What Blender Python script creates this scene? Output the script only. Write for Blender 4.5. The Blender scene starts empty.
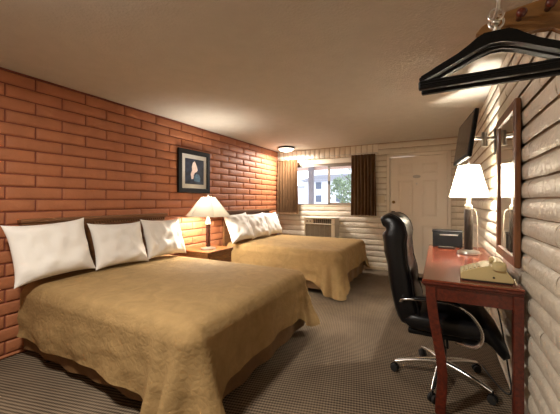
import bpy, bmesh, math, random
from mathutils import Vector, Matrix, noise
random.seed(7)
S = bpy.context.scene
COL = S.collection
PI = math.pi
V = Vector

# ------------------------------------------------------------------ helpers
def lin(c):
    return tuple((x / 12.92 if x <= .04045 else ((x + .055) / 1.055) ** 2.4) for x in c)
def rgb(r, g, b):
    return lin((r / 255, g / 255, b / 255))

def smooth01(t):
    t = max(0., min(1., t)); return t * t * (3 - 2 * t)

def add_box(bm, x0, x1, y0, y1, z0, z1, bev=0., seg=2, mi=0):
    r = bmesh.ops.create_cube(bm, size=1.)
    vs = r['verts']
    for v in vs:
        v.co = V(((x0 + x1) / 2 + v.co.x * (x1 - x0), (y0 + y1) / 2 + v.co.y * (y1 - y0), (z0 + z1) / 2 + v.co.z * (z1 - z0)))
    fs = set(f for v in vs for f in v.link_faces)
    for f in fs: f.material_index = mi
    if bev > 0:
        es = list(set(e for v in vs for e in v.link_edges))
        r = bmesh.ops.bevel(bm, geom=es, offset=bev, segments=seg, affect='EDGES', profile=.5)
        for f in r['faces']: f.material_index = mi
        return list(set(v for f in r['faces'] for v in f.verts))
    return vs

def add_loft(bm, rings, closed=True, cap=True, mi=0):
    R = [[bm.verts.new(p) for p in ring] for ring in rings]
    n = len(R[0])
    for a, b in zip(R[:-1], R[1:]):
        for i in range(n if closed else n - 1):
            j = (i + 1) % n
            f = bm.faces.new((a[i], a[j], b[j], b[i])); f.material_index = mi
    if cap and closed:
        f = bm.faces.new(list(reversed(R[0]))); f.material_index = mi
        f = bm.faces.new(R[-1]); f.material_index = mi
    return R

def add_lathe(bm, prof, cx=0, cy=0, seg=24, cap=True, mi=0):
    rings = [[V((cx + r * math.cos(2 * PI * i / seg), cy + r * math.sin(2 * PI * i / seg), z)) for i in range(seg)] for r, z in prof]
    return add_loft(bm, rings, True, cap, mi)

def add_tube(bm, pts, rad, seg=8, flat=1., closed=False, mi=0, up=None):
    pts = [V(p) for p in pts]
    n = len(pts); rings = []
    prev = None
    for i, p in enumerate(pts):
        if closed: t = pts[(i + 1) % n] - pts[i - 1]
        else: t = pts[min(i + 1, n - 1)] - pts[max(i - 1, 0)]
        t.normalize()
        if prev is None:
            a = V(up) if up else (V((0, 0, 1)) if abs(t.z) < .9 else V((1, 0, 0)))
        else: a = prev
        a = (a - t * a.dot(t)).normalized(); prev = a
        b = t.cross(a)
        r = rad[i] if isinstance(rad, (list, tuple)) else rad
        rings.append([p + a * (r * math.cos(2 * PI * k / seg)) + b * (r * flat * math.sin(2 * PI * k / seg)) for k in range(seg)])
    if closed: rings.append(rings[0])
    if closed:
        R = [[bm.verts.new(q) for q in ring] for ring in rings[:-1]]
        for i in range(n):
            A, B = R[i], R[(i + 1) % n]
            for k in range(seg):
                bm.faces.new((A[k], A[(k + 1) % seg], B[(k + 1) % seg], B[k])).material_index = mi
    else: add_loft(bm, rings, True, True, mi)

def add_prism(bm, poly, f, a, b, mi=0):
    """poly: list of 2D points; f(p, t) -> 3D; extruded from t=a to t=b"""
    A = [bm.verts.new(f(p, a)) for p in poly]; B = [bm.verts.new(f(p, b)) for p in poly]
    n = len(poly)
    for i in range(n):
        bm.faces.new((A[i], A[(i + 1) % n], B[(i + 1) % n], B[i])).material_index = mi
    bm.faces.new(list(reversed(A))).material_index = mi; bm.faces.new(B).material_index = mi

def spline(pts, n=8):
    pts = [V(p) for p in pts]; out = []
    for i in range(len(pts) - 1):
        p0 = pts[max(i - 1, 0)]; p1 = pts[i]; p2 = pts[i + 1]; p3 = pts[min(i + 2, len(pts) - 1)]
        for k in range(n):
            t = k / n
            out.append(.5 * ((2 * p1) + (p2 - p0) * t + (2 * p0 - 5 * p1 + 4 * p2 - p3) * t * t + (3 * p1 - p0 - 3 * p2 + p3) * t ** 3))
    out.append(pts[-1]); return out

def NB(): return bmesh.new()

def obj(name, bm, mats, parent=None, smooth=False, loc=None, label=None, angle=None):
    me = bpy.data.meshes.new(name)
    bmesh.ops.recalc_face_normals(bm, faces=bm.faces)
    bm.to_mesh(me); bm.free()
    for m in (mats if isinstance(mats, (list, tuple)) else [mats]): me.materials.append(m)
    if smooth:
        for p in me.polygons: p.use_smooth = True
        if angle:
            me.set_sharp_from_angle(angle=math.radians(angle))
    o = bpy.data.objects.new(name, me); COL.objects.link(o)
    if loc is not None: o.location = loc
    if parent is not None: o.parent = parent
    if label: o['label'] = label
    return o

def tag(o, label, cat, group=None):
    o['label'] = label; o['category'] = cat
    if group: o['group'] = group
    return o

def thing(name, label, cat, loc=(0, 0, 0), group=None, rz=0):
    o = bpy.data.objects.new(name, None); COL.objects.link(o)
    o.location = loc; o.rotation_euler = (0, 0, rz); o.empty_display_size = .1
    return tag(o, label, cat, group)

def struct(o):
    o['kind'] = 'structure'; return o

def dup(root, loc, label, group=None):
    r = root.copy(); COL.objects.link(r); r.location = loc; r['label'] = label
    if group: r['group'] = group
    for ch in list(root.children):
        c = ch.copy(); COL.objects.link(c); c.parent = r
        for g in list(ch.children):
            d = g.copy(); COL.objects.link(d); d.parent = c
    return r

# ------------------------------------------------------------------ materials
def mat(name, col, rough=.5, metal=0., spec=.5, noise_amt=0., noise_scale=8., bump=0., bump_scale=40., coat=0., sheen=0., detail=4.):
    m = bpy.data.materials.new(name); m.use_nodes = True
    nt = m.node_tree; b = nt.nodes['Principled BSDF']
    b.inputs['Base Color'].default_value = (*col, 1); b.inputs['Roughness'].default_value = rough
    b.inputs['Metallic'].default_value = metal; b.inputs['Specular IOR Level'].default_value = spec
    b.inputs['Coat Weight'].default_value = coat; b.inputs['Coat Roughness'].default_value = .12
    b.inputs['Sheen Weight'].default_value = sheen
    tc = nt.nodes.new('ShaderNodeTexCoord')
    if noise_amt > 0:
        n = nt.nodes.new('ShaderNodeTexNoise'); n.inputs['Scale'].default_value = noise_scale; n.inputs['Detail'].default_value = detail
        nt.links.new(tc.outputs['Object'], n.inputs['Vector'])
        r = nt.nodes.new('ShaderNodeValToRGB')
        r.color_ramp.elements[0].position = .3; r.color_ramp.elements[1].position = .7
        r.color_ramp.elements[0].color = (*[c * (1 - noise_amt) for c in col], 1)
        r.color_ramp.elements[1].color = (*[min(1, c * (1 + noise_amt)) for c in col], 1)
        nt.links.new(n.outputs['Fac'], r.inputs['Fac']); nt.links.new(r.outputs['Color'], b.inputs['Base Color'])
    if bump > 0:
        n2 = nt.nodes.new('ShaderNodeTexNoise'); n2.inputs['Scale'].default_value = bump_scale; n2.inputs['Detail'].default_value = 5
        nt.links.new(tc.outputs['Object'], n2.inputs['Vector'])
        bp = nt.nodes.new('ShaderNodeBump'); bp.inputs['Strength'].default_value = bump; bp.inputs['Distance'].default_value = .01
        nt.links.new(n2.outputs['Fac'], bp.inputs['Height']); nt.links.new(bp.outputs['Normal'], b.inputs['Normal'])
    return m

def wood(name, c1, c2, rough=.35, scale=(1, 18, 18), coat=.2):
    m = mat(name, c1, rough, coat=coat); nt = m.node_tree; b = nt.nodes['Principled BSDF']
    tc = nt.nodes.new('ShaderNodeTexCoord'); mp = nt.nodes.new('ShaderNodeMapping'); mp.inputs['Scale'].default_value = scale
    n = nt.nodes.new('ShaderNodeTexNoise'); n.inputs['Scale'].default_value = 4; n.inputs['Detail'].default_value = 6; n.inputs['Distortion'].default_value = .6
    r = nt.nodes.new('ShaderNodeValToRGB'); r.color_ramp.elements[0].position = .32; r.color_ramp.elements[1].position = .68
    r.color_ramp.elements[0].color = (*c1, 1); r.color_ramp.elements[1].color = (*c2, 1)
    nt.links.new(tc.outputs['Object'], mp.inputs['Vector']); nt.links.new(mp.outputs['Vector'], n.inputs['Vector'])
    nt.links.new(n.outputs['Fac'], r.inputs['Fac']); nt.links.new(r.outputs['Color'], b.inputs['Base Color'])
    return m

def emissive(name, col, strength):
    m = bpy.data.materials.new(name); m.use_nodes = True; nt = m.node_tree
    b = nt.nodes['Principled BSDF']; b.inputs['Base Color'].default_value = (*col, 1)
    b.inputs['Emission Color'].default_value = (*col, 1); b.inputs['Emission Strength'].default_value = strength
    return m

def shade_mat(name, col, trans=.5):
    m = bpy.data.materials.new(name); m.use_nodes = True; nt = m.node_tree
    nt.nodes.remove(nt.nodes['Principled BSDF']); out = nt.nodes['Material Output']
    d = nt.nodes.new('ShaderNodeBsdfDiffuse'); t = nt.nodes.new('ShaderNodeBsdfTranslucent'); mx = nt.nodes.new('ShaderNodeMixShader')
    d.inputs['Color'].default_value = (*col, 1); t.inputs['Color'].default_value = (*col, 1); mx.inputs['Fac'].default_value = trans
    nt.links.new(d.outputs[0], mx.inputs[1]); nt.links.new(t.outputs[0], mx.inputs[2]); nt.links.new(mx.outputs[0], out.inputs['Surface'])
    return m

def carpet_mat():
    m = mat('carpet_weave', rgb(92, 78, 62), .95, spec=.1); nt = m.node_tree; b = nt.nodes['Principled BSDF']
    tc = nt.nodes.new('ShaderNodeTexCoord')
    mp = nt.nodes.new('ShaderNodeMapping'); mp.inputs['Rotation'].default_value = (0, 0, math.radians(-14))
    nt.links.new(tc.outputs['Object'], mp.inputs['Vector'])
    w1 = nt.nodes.new('ShaderNodeTexWave'); w1.bands_direction = 'Y'; w1.inputs['Scale'].default_value = 13; w1.inputs['Distortion'].default_value = .4
    w1.inputs['Detail'].default_value = 1
    w2 = nt.nodes.new('ShaderNodeTexWave'); w2.bands_direction = 'X'; w2.inputs['Scale'].default_value = 18; w2.inputs['Distortion'].default_value = .5
    for w in (w1, w2): nt.links.new(mp.outputs['Vector'], w.inputs['Vector'])
    mu = nt.nodes.new('ShaderNodeMath'); mu.operation = 'MULTIPLY_ADD'; mu.inputs[1].default_value = .45
    nt.links.new(w2.outputs['Fac'], mu.inputs[0]); nt.links.new(w1.outputs['Fac'], mu.inputs[2])
    n = nt.nodes.new('ShaderNodeTexNoise'); n.inputs['Scale'].default_value = 2.2; n.inputs['Detail'].default_value = 4
    nt.links.new(tc.outputs['Object'], n.inputs['Vector'])
    ad = nt.nodes.new('ShaderNodeMath'); ad.operation = 'ADD'; nt.links.new(mu.outputs[0], ad.inputs[0]); nt.links.new(n.outputs['Fac'], ad.inputs[1])
    r = nt.nodes.new('ShaderNodeValToRGB'); r.color_ramp.elements[0].position = .3; r.color_ramp.elements[1].position = 1.0
    mr = nt.nodes.new('ShaderNodeMath'); mr.operation = 'MULTIPLY'; mr.inputs[1].default_value = .5; nt.links.new(ad.outputs[0], mr.inputs[0])
    r.color_ramp.elements[0].color = (*CARPET[0], 1); r.color_ramp.elements[1].color = (*CARPET[1], 1)
    nt.links.new(mr.outputs[0], r.inputs['Fac']); nt.links.new(r.outputs['Color'], b.inputs['Base Color'])
    bp = nt.nodes.new('ShaderNodeBump'); bp.inputs['Strength'].default_value = .35; bp.inputs['Distance'].default_value = .008
    nt.links.new(mu.outputs[0], bp.inputs['Height']); nt.links.new(bp.outputs['Normal'], b.inputs['Normal'])
    return m

def spread_mat(name, col):
    """matelasse coverlet: quilted wandering stitch bump"""
    m = mat(name, col, .85, spec=.12); nt = m.node_tree; b = nt.nodes['Principled BSDF']
    tc = nt.nodes.new('ShaderNodeTexCoord')
    n = nt.nodes.new('ShaderNodeTexNoise'); n.inputs['Scale'].default_value = 7; n.inputs['Detail'].default_value = 5; n.inputs['Distortion'].default_value = 1.4
    n2 = nt.nodes.new('ShaderNodeTexVoronoi'); n2.inputs['Scale'].default_value = 26; n2.feature = 'DISTANCE_TO_EDGE'
    mx = nt.nodes.new('ShaderNodeMixRGB'); mx.inputs['Fac'].default_value = .06
    nn = nt.nodes.new('ShaderNodeTexNoise'); nn.inputs['Scale'].default_value = 9
    for q in (n, nn): nt.links.new(tc.outputs['Object'], q.inputs['Vector'])
    nt.links.new(tc.outputs['Object'], mx.inputs[1]); nt.links.new(nn.outputs['Color'], mx.inputs[2]); nt.links.new(mx.outputs[0], n2.inputs['Vector'])
    mu = nt.nodes.new('ShaderNodeMath'); mu.operation = 'MULTIPLY_ADD'; mu.inputs[1].default_value = .7
    nt.links.new(n2.outputs['Distance'], mu.inputs[0]); nt.links.new(n.outputs['Fac'], mu.inputs[2])
    bp = nt.nodes.new('ShaderNodeBump'); bp.inputs['Strength'].default_value = .3; bp.inputs['Distance'].default_value = .02
    nt.links.new(mu.outputs[0], bp.inputs['Height']); nt.links.new(bp.outputs['Normal'], b.inputs['Normal'])
    r = nt.nodes.new('ShaderNodeValToRGB'); r.color_ramp.elements[0].position = .3; r.color_ramp.elements[1].position = .7
    r.color_ramp.elements[0].color = (*[c * .88 for c in col], 1); r.color_ramp.elements[1].color = (*[c * 1.1 for c in col], 1)
    nt.links.new(n.outputs['Fac'], r.inputs['Fac']); nt.links.new(r.outputs['Color'], b.inputs['Base Color'])
    return m

def glass_mat(name, tint=(.97, .99, 1.)):
    m = bpy.data.materials.new(name); m.use_nodes = True; nt = m.node_tree
    nt.nodes.remove(nt.nodes['Principled BSDF']); out = nt.nodes['Material Output']
    t = nt.nodes.new('ShaderNodeBsdfTransparent'); t.inputs['Color'].default_value = (*tint, 1)
    g = nt.nodes.new('ShaderNodeBsdfGlossy'); g.inputs['Roughness'].default_value = .02
    f = nt.nodes.new('ShaderNodeFresnel'); f.inputs['IOR'].default_value = 1.45; mx = nt.nodes.new('ShaderNodeMixShader')
    nt.links.new(f.outputs[0], mx.inputs[0]); nt.links.new(t.outputs[0], mx.inputs[1]); nt.links.new(g.outputs[0], mx.inputs[2])
    nt.links.new(mx.outputs[0], out.inputs['Surface']); return m

CARPET = (rgb(58, 48, 39), rgb(144, 126, 105))
M = {}
M['brick_red'] = mat('terracotta_paint', rgb(163, 102, 68), .55, spec=.3, noise_amt=.1, noise_scale=6, bump=.5, bump_scale=28)
M['mortar_red'] = mat('terracotta_mortar', rgb(116, 58, 40), .8, noise_amt=.15)
M['block_cream'] = mat('cream_gloss_paint', rgb(218, 207, 188), .36, spec=.5, noise_amt=.04, noise_scale=5, bump=.9, bump_scale=38)
M['mortar_cream'] = mat('cream_mortar', rgb(165, 143, 115), .7, noise_amt=.1)
M['ceiling'] = mat('textured_ceiling_paint', rgb(192, 184, 171), .9, spec=.15, noise_amt=.03, bump=.5, bump_scale=55)
M['plain_cream'] = mat('cream_plain_paint', rgb(206, 187, 158), .6)
M['carpet'] = carpet_mat()
M['spread'] = spread_mat('gold_coverlet', rgb(149, 122, 82))
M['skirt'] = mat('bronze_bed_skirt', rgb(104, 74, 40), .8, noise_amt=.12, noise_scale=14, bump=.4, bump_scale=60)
M['linen'] = mat('white_linen', rgb(226, 220, 212), .8, spec=.2, bump=.12, bump_scale=30)
M['mattress'] = mat('mattress_ticking', rgb(205, 195, 180), .8)
M['black_metal'] = mat('black_metal', (.012, .011, .010), .4, .3)
M['headboard'] = wood('dark_walnut', rgb(98, 62, 34), rgb(132, 88, 50), .45, (18, 1, 18))
M['nightwood'] = wood('honey_oak', rgb(104, 62, 30), rgb(146, 92, 46), .3, (4, 4, 18), .4)
M['mahogany'] = wood('red_mahogany', rgb(70, 22, 13), rgb(104, 38, 20), .34, (14, 2, 14), .35)
M['desk_top'] = wood('red_mahogany_top', rgb(112, 50, 32), rgb(142, 72, 48), .22, (14, 1.4, 14), .5)
M['mirror_wood'] = wood('mirror_frame_wood', rgb(96, 56, 30), rgb(132, 84, 48), .4, (14, 14, 2), .15)
M['dark_stem'] = wood('dark_lamp_wood', rgb(48, 20, 12), rgb(76, 34, 20), .25, (10, 10, 1), .5)
M['bronze_stem'] = mat('dark_bronze', rgb(44, 35, 29), .34, .6)
M['rack_wood'] = wood('rack_brown_wood', rgb(112, 76, 36), rgb(150, 106, 56), .5, (1.5, 10, 10))
M['chrome'] = mat('chrome', (.86, .85, .83), .26, 1.)
M['brushed'] = mat('brushed_steel', (.62, .59, .54), .3, 1.)
M['leather'] = mat('black_leather', (.005, .005, .006), .33, spec=.3, bump=.12, bump_scale=90)
M['black_plastic'] = mat('black_plastic', (.005, .005, .005), .55, spec=.15)
M['black_wood'] = mat('black_painted_wood', (.005, .005, .005), .42, spec=.16, bump=.05, bump_scale=60)
M['screen'] = mat('dark_screen', (.035, .028, .022), .22, spec=.35)
M['ivory'] = mat('ivory_ceramic', rgb(236, 228, 210), .3)
M['shade_big'] = shade_mat('pleated_cream_shade', (.72, .66, .52), .035)
M['shade_white'] = shade_mat('white_linen_shade', (.88, .84, .74), .36)
M['white_paint'] = mat('door_cream_paint', rgb(226, 215, 197), .4, bump=.1, bump_scale=30)
M['alu'] = mat('window_aluminium', rgb(150, 140, 128), .4, .6)
M['glass'] = glass_mat('window_glass')
M['curtain'] = mat('brown_curtain', rgb(112, 78, 45), .8, sheen=0., noise_amt=.12, noise_scale=20)
M['curtain_lit'] = M['curtain']
M['ac_plastic'] = mat('almond_plastic', rgb(196, 184, 160), .5)
M['ac_side'] = mat('pale_grey_plastic', rgb(196, 190, 176), .5)
M['ac_grille'] = mat('taupe_grille', rgb(138, 126, 106), .6)
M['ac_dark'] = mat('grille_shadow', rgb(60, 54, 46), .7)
M['brass'] = mat('aged_brass', rgb(150, 120, 70), .3, 1.)
M['white_plate'] = mat('ivory_plate', rgb(206, 190, 160), .4)
M['phone'] = mat('beige_phone_plastic', rgb(208, 190, 138), .4)
M['phone_key'] = mat('phone_key_plastic', rgb(226, 214, 178), .4)
M['rubber'] = mat('black_rubber', (.015, .014, .013), .7)
M['frame_black'] = mat('black_frame', (.007, .006, .006), .5, spec=.2)
M['mat_board'] = mat('grey_mat_board', rgb(184, 178, 168), .8)
M['art_dark'] = mat('night_blue_print', rgb(30, 36, 50), .35, noise_amt=.85, noise_scale=14)
M['art_pale'] = mat('pale_figure_print', rgb(214, 190, 176), .5, noise_amt=.15, noise_scale=30)
M['art_teal'] = mat('teal_print', rgb(72, 100, 122), .5, noise_amt=.3, noise_scale=30)
M['mirror'] = mat('mirror_silver', (.82, .82, .80), .015, 1.)
M['out_wall'] = mat('white_stucco', rgb(226, 226, 236), .9, noise_amt=.03)
M['out_eave'] = mat('pinkish_eave_paint', rgb(236, 208, 196), .9)
M['out_post'] = mat('grey_post_paint', rgb(150, 146, 152), .8)
M['out_win'] = mat('dark_window', rgb(92, 98, 116), .2)
M['out_roof'] = mat('grey_roof', rgb(152, 150, 158), .9, noise_amt=.1)
M['snow'] = mat('pale_paving', rgb(206, 202, 200), .9, noise_amt=.05)
M['bark'] = mat('tree_bark', rgb(96, 82, 72), .9, noise_amt=.2)
M['leaf'] = mat('grey_green_leaves', rgb(132, 146, 118), .8, noise_amt=.5, noise_scale=3)

# ------------------------------------------------------------------ room dimensions (metres; camera stands at x=0, y=0)
XL, XR, YF, YB, HC = -3.12, .43, 5.8, -1.7, 2.37
COURSE, TOPLINE, BL = .1057, 2.255, .42

def brick_bm(bm, f, u0, u1, z0, z1, depth, nu, nz, edge, jit, bulge, mi=0):
    """one slump block: a rounded pillow; f(u, z, d) -> 3D, d out of the wall"""
    g = .0045; gu = .001 if bulge else g
    u0 += gu; u1 -= gu; z0 += g; z1 -= g
    L, Hh = u1 - u0, z1 - z0
    if L < .02 or Hh < .02: return
    seed = random.uniform(0, 100)
    tl, td = random.uniform(-jit, jit), random.uniform(-jit, jit)
    us = sorted(set([0, edge * .35, edge, L - edge, L - edge * .35, L] + [edge + (L - 2 * edge) * k / nu for k in range(1, nu)])) if L > 2.5 * edge else [0, L * .25, L * .5, L * .75, L]
    if bulge:
        zs = [Hh * k / nz for k in range(nz + 1)]
    else:
        zs = sorted(set([0, edge * .35, edge, Hh / 2, Hh - edge, Hh - edge * .35, Hh]))
    G = []
    for z in zs:
        row = []
        for u in us:
            eu = min(u, L - u) / edge; eu = 1 if eu >= 1 else math.sqrt(max(0, 1 - (1 - eu) ** 2))
            if bulge:
                t = 2 * z / Hh - 1 + .12
                ez = max(0, 1 - abs(t / 1.12) ** 3.6)
                eu = .86 + .14 * eu
            else:
                ez = min(z, Hh - z) / edge; ez = 1 if ez >= 1 else math.sqrt(max(0, 1 - (1 - ez) ** 2))
            nz_ = noise.noise(V((u * 9 + seed, z * 16, seed))) * .004 + noise.noise(V((u * 28 + seed, z * 40, seed * 2))) * .0016
            d = depth * eu * ez + (nz_ + tl * (u / L - .5) + td * .5) * eu * ez
            wob = noise.noise(V((u * 6 + seed, seed, z))) * .0035
            row.append(bm.verts.new(f(u0 + u, z0 + z + wob * (1 if bulge else .6), max(0, d))))
        G.append(row)
    for a, b in zip(G[:-1], G[1:]):
        for i in range(len(a) - 1):
            q = bm.faces.new((a[i], a[i + 1], b[i + 1], b[i])); q.material_index = mi; q.smooth = True

def brick_wall(name, f, u0, u1, off, mats, depth, openings=(), edge=.014, jit=.003, bulge=False, ztop=HC - .008, soldier=None, thick=.12):
    bm = NB()
    # backing with holes for openings, made from boxes in wall coordinates
    cuts = sorted(openings)
    def bbox(a, b, z0, z1):
        if b - a < 1e-4 or z1 - z0 < 1e-4: return
        c = [f(uu, zz, dd) for uu in (a, b) for zz in (z0, z1) for dd in (0, -thick)]
        xs = [p.x for p in c]; ys = [p.y for p in c]; zz = [p.z for p in c]
        add_box(bm, min(xs), max(xs), min(ys), max(ys), min(zz), max(zz), mi=1)
    cur = u0
    for (a, b, z0, z1) in cuts:
        bbox(cur, a, 0, HC); bbox(a, b, 0, z0); bbox(a, b, z1, HC); cur = b
    bbox(cur, u1, 0, HC)
    for f_ in bm.faces: f_.material_index = 1
    k = -1
    while True:
        zt = TOPLINE - k * COURSE; zb = zt - COURSE
        zt2 = min(zt, ztop)
        if zt < .02: break
        zb2 = max(zb, 0.0)
        phase = (k % 2) * BL / 2
        n0 = math.floor((u0 - off - phase) / BL)
        u = off + phase + n0 * BL
        while u < u1:
            segs = [(max(u, u0), min(u + BL, u1))]
            zc = (zt2 + zb2) / 2
            for (a, b, z0, z1) in openings:
                if z0 < zc < z1:
                    ns = []
                    for (p, q) in segs:
                        if q <= a or p >= b: ns.append((p, q)); continue
                        if p < a: ns.append((p, a))
                        if q > b: ns.append((b, q))
                    segs = ns
            if soldier:
                a, b, z0 = soldier
                if zc > z0:
                    ns = []
                    for (p, q) in segs:
                        if q <= a or p >= b: ns.append((p, q)); continue
                        if p < a: ns.append((p, a))
                        if q > b: ns.append((b, q))
                    segs = ns
            for (p, q) in segs:
                if q - p > .025: brick_bm(bm, f, p, q, zb2, zt2, depth, 6, 8, edge, jit, bulge)
            u += BL
        k += 1
    if soldier:
        a, b, z0 = soldier; u = a
        while u < b - .03:
            brick_bm(bm, f, u, min(u + COURSE, b), z0, ztop, depth * .8, 2, 6, .02, jit, False)
            u += COURSE
    o = obj(name, bm, mats)
    return struct(o)

wl = brick_wall('wall_left', lambda u, z, d: V((XL - .012 + d, u, z)), YB, YF, 1.10, [M['brick_red'], M['mortar_red']], .014)
wr = brick_wall('wall_right', lambda u, z, d: V((XR + .024 - d, u, z)), YB, YF, 1.22, [M['block_cream'], M['mortar_cream']], .022, bulge=True, edge=.012, jit=.004)
WIN = (-2.78, -1.38, 1.198, 2.045)
DOOR = (-.84, .20, 0., 2.15)
wf = brick_wall('wall_far', lambda u, z, d: V((u, YF + .012 - d, z)), XL - .01, XR + .02, -3.3, [M['block_cream'], M['mortar_cream']], .014,
                openings=(WIN, DOOR), bulge=True, edge=.012, jit=.003, soldier=(-3.1, -.99, 2.15), thick=.16)
bm = NB(); add_box(bm, XL - .13, XR + .15, YB - .1, YB, 0, HC); struct(obj('wall_back', bm, M['plain_cream']))
bm = NB(); add_box(bm, XL - .13, XR + .15, YB - .1, YF + .18, -.1, 0); struct(obj('floor', bm, M['carpet']))
bm = NB(); add_box(bm, XL - .13, XR + .15, YB - .1, YF + .18, HC, HC + .1); struct(obj('ceiling', bm, M['ceiling']))
# thin painted trim strips along the ceiling of the left wall
bm = NB(); add_box(bm, XL - .011, XL + .012, YB + .01, YF - .03, HC - .016, HC - .001, .003); struct(obj('trim_1', bm, M['mortar_red']))
bm = NB(); add_box(bm, -1.3, -.86, YF - .016, YF - .003, .001, .055, .004); struct(obj('baseboard_far', bm, M['plain_cream']))

# ------------------------------------------------------------------ window, door
w = bpy.data.objects.new('window_1', None); COL.objects.link(w); w.location = (-2.08, YF, 1.2); struct(w)
def P_(o): return o.location
def box_part(name, m, parent, *a, bev=0., label=None):
    """box given in world coordinates, stored in the parent's frame"""
    bm = NB(); add_box(bm, *a, bev)
    l = V((0, 0, 0)); p = parent
    while p is not None: l += p.location; p = p.parent
    for v in bm.verts: v.co -= l
    return obj(name, bm, m, parent, label=label)
def wpart(name, bm, m, parent, smooth=False, label=None, angle=None):
    l = V((0, 0, 0)); p = parent
    while p is not None: l += p.location; p = p.parent
    for v in bm.verts: v.co -= l
    return obj(name, bm, m, parent, smooth, label=label, angle=angle)

x0, x1, z0, z1 = WIN
bm = NB()
for a in ((x0, x1, z0, z0 + .03), (x0, x1, z1 - .035, z1), (x0, x0 + .03, z0, z1), (x1 - .03, x1, z0, z1)):
    add_box(bm, a[0], a[1], YF + .03, YF + .11, a[2], a[3])
wpart('window_frame', bm, M['alu'], w)
bm = NB(); xm = -1.965
for a in ((xm - .025, x1 - .03, z0 + .03, z0 + .055), (xm - .025, x1 - .03, z1 - .06, z1 - .035), (xm - .025, xm + .02, z0 + .03, z1 - .035), (x1 - .06, x1 - .03, z0 + .03, z1 - .035)):
    add_box(bm, a[0], a[1], YF + .045, YF + .07, a[2], a[3])
sash = wpart('sliding_sash', bm, M['alu'], w)
box_part('latch', M['black_plastic'], sash, xm - .012, xm + .008, YF + .034, YF + .046, 1.63, 1.70, bev=.003)
box_part('glass_pane', M['glass'], w, x0 + .03, xm, YF + .085, YF + .09, z0 + .03, z1 - .035)
box_part('glass_pane', M['glass'], w, xm + .02, x1 - .06, YF + .055, YF + .06, z0 + .055, z1 - .06)
box_part('window_sill', M['plain_cream'], w, x0, x1, YF - .005, YF + .05, z0 - .02, z0 + .002, bev=.004)

d = bpy.data.objects.new('door_1', None); COL.objects.link(d); d.location = (-.32, YF, 0); struct(d)
def panel_door():
    bm = NB()
    X0, X1, Z0, Z1 = -.775, .135, .012, 2.085; y = YF + .012
    xs = [X0, X0 + .13, X0 + .385, X0 + .525, X0 + .78, X1]; zs = [Z0, .24, .86, 1.0, 1.66, 1.76, 1.96, Z1]
    add_box(bm, X0, X1, y + .012, y + .045, Z0, Z1)
    for i in range(5):
        for j in range(7):
            if i in (1, 3) and j in (1, 3, 5):
                a, b, c, e = xs[i], xs[i + 1], zs[j], zs[j + 1]
                R = []
                for ins, dep in ((0, 0), (.016, .006), (.03, .006), (.055, .001)):
                    R.append([V((a + ins, y + dep, c + ins)), V((b - ins, y + dep, c + ins)), V((b - ins, y + dep, e - ins)), V((a + ins, y + dep, e - ins))])
                rr = add_loft(bm, R, True, False)
                bm.faces.new(rr[-1])
            else:
                bm.faces.new([bm.verts.new(V(p)) for p in ((xs[i], y, zs[j]), (xs[i + 1], y, zs[j]), (xs[i + 1], y, zs[j + 1]), (xs[i], y, zs[j + 1]))])
    bmesh.ops.remove_doubles(bm, verts=bm.verts, dist=1e-5)
    return bm
leaf = wpart('door_leaf', panel_door(), M['white_paint'], d)
bm = NB()
for a in ((-.838, -.785, 0, 2.145), (.145, .198, 0, 2.145), (-.838, .198, 2.095, 2.148)):
    add_box(bm, a[0], a[1], YF - .012, YF + .06, a[2], a[3], .006)
add_box(bm, -.838, -.760, YF + .058, YF + .10, 0, 2.145); add_box(bm, .12, .198, YF + .058, YF + .10, 0, 2.145); add_box(bm, -.36, .198, YF + .058, YF + .10, 2.07, 2.145)
wpart('door_frame', bm, M['white_paint'], d)
bm = NB()
def lathe_y(bm, prof, x, y, z, seg=20):
    rings = [[V((x + r * math.cos(2 * PI * i / seg), y - h, z + r * math.sin(2 * PI * i / seg))) for i in range(seg)] for r, h in prof]
    add_loft(bm, rings)
lathe_y(bm, [(.03, 0), (.03, .006), (.012, .01), (.012, .035), (.024, .042), (.03, .055), (.026, .068), (.012, .074)], -.71, YF + .012, 1.0)
wpart('door_knob', bm, M['black_metal'], d, True)
bm = NB(); add_box(bm, -.755, -.695, YF - .022, YF + .012, 1.055, 1.105, .006); wpart('latch_guard', bm, M['black_metal'], d)
bm = NB(); lathe_y(bm, [(.028, 0), (.028, .01), (.022, .016), (.01, .02)], -.72, YF + .012, 1.27); wpart('deadbolt', bm, M['brass'], d, True)
bm = NB(); lathe_y(bm, [(.016, 0), (.016, .006), (.008, .01), (.004, .006)], -.335, YF + .012, 1.60); wpart('peephole', bm, M['brushed'], d, True)
bm = NB()
rings = [[V((-.335 + (.065 - i) * math.cos(2 * PI * k / 24), YF + .012 - h, 1.725 + (.03 - i) * math.sin(2 * PI * k / 24))) for k in range(24)] for i, h in ((0, 0), (0, .004), (.006, .006))]
add_loft(bm, rings); wpart('number_plate', bm, M['mat_board'], d)
box_part('threshold', M['alu'], d, -.785, .145, YF + .0, YF + .1, 0.001, .011)

# light switch left of the door
sw = thing('light_switch', 'ivory double light switch plate on the cream block wall between brown curtain and door', 'light switch', (-.95, YF - .004, 1.32))
box_part('plate', M['white_plate'], sw, -1.025, -.875, YF - .018, YF - .001, 1.255, 1.385, bev=.003)
for x in (-.985, -.915): box_part('toggle', M['white_plate'], sw, x - .008, x + .008, YF - .032, YF - .016, 1.305, 1.335, bev=.002)

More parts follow.
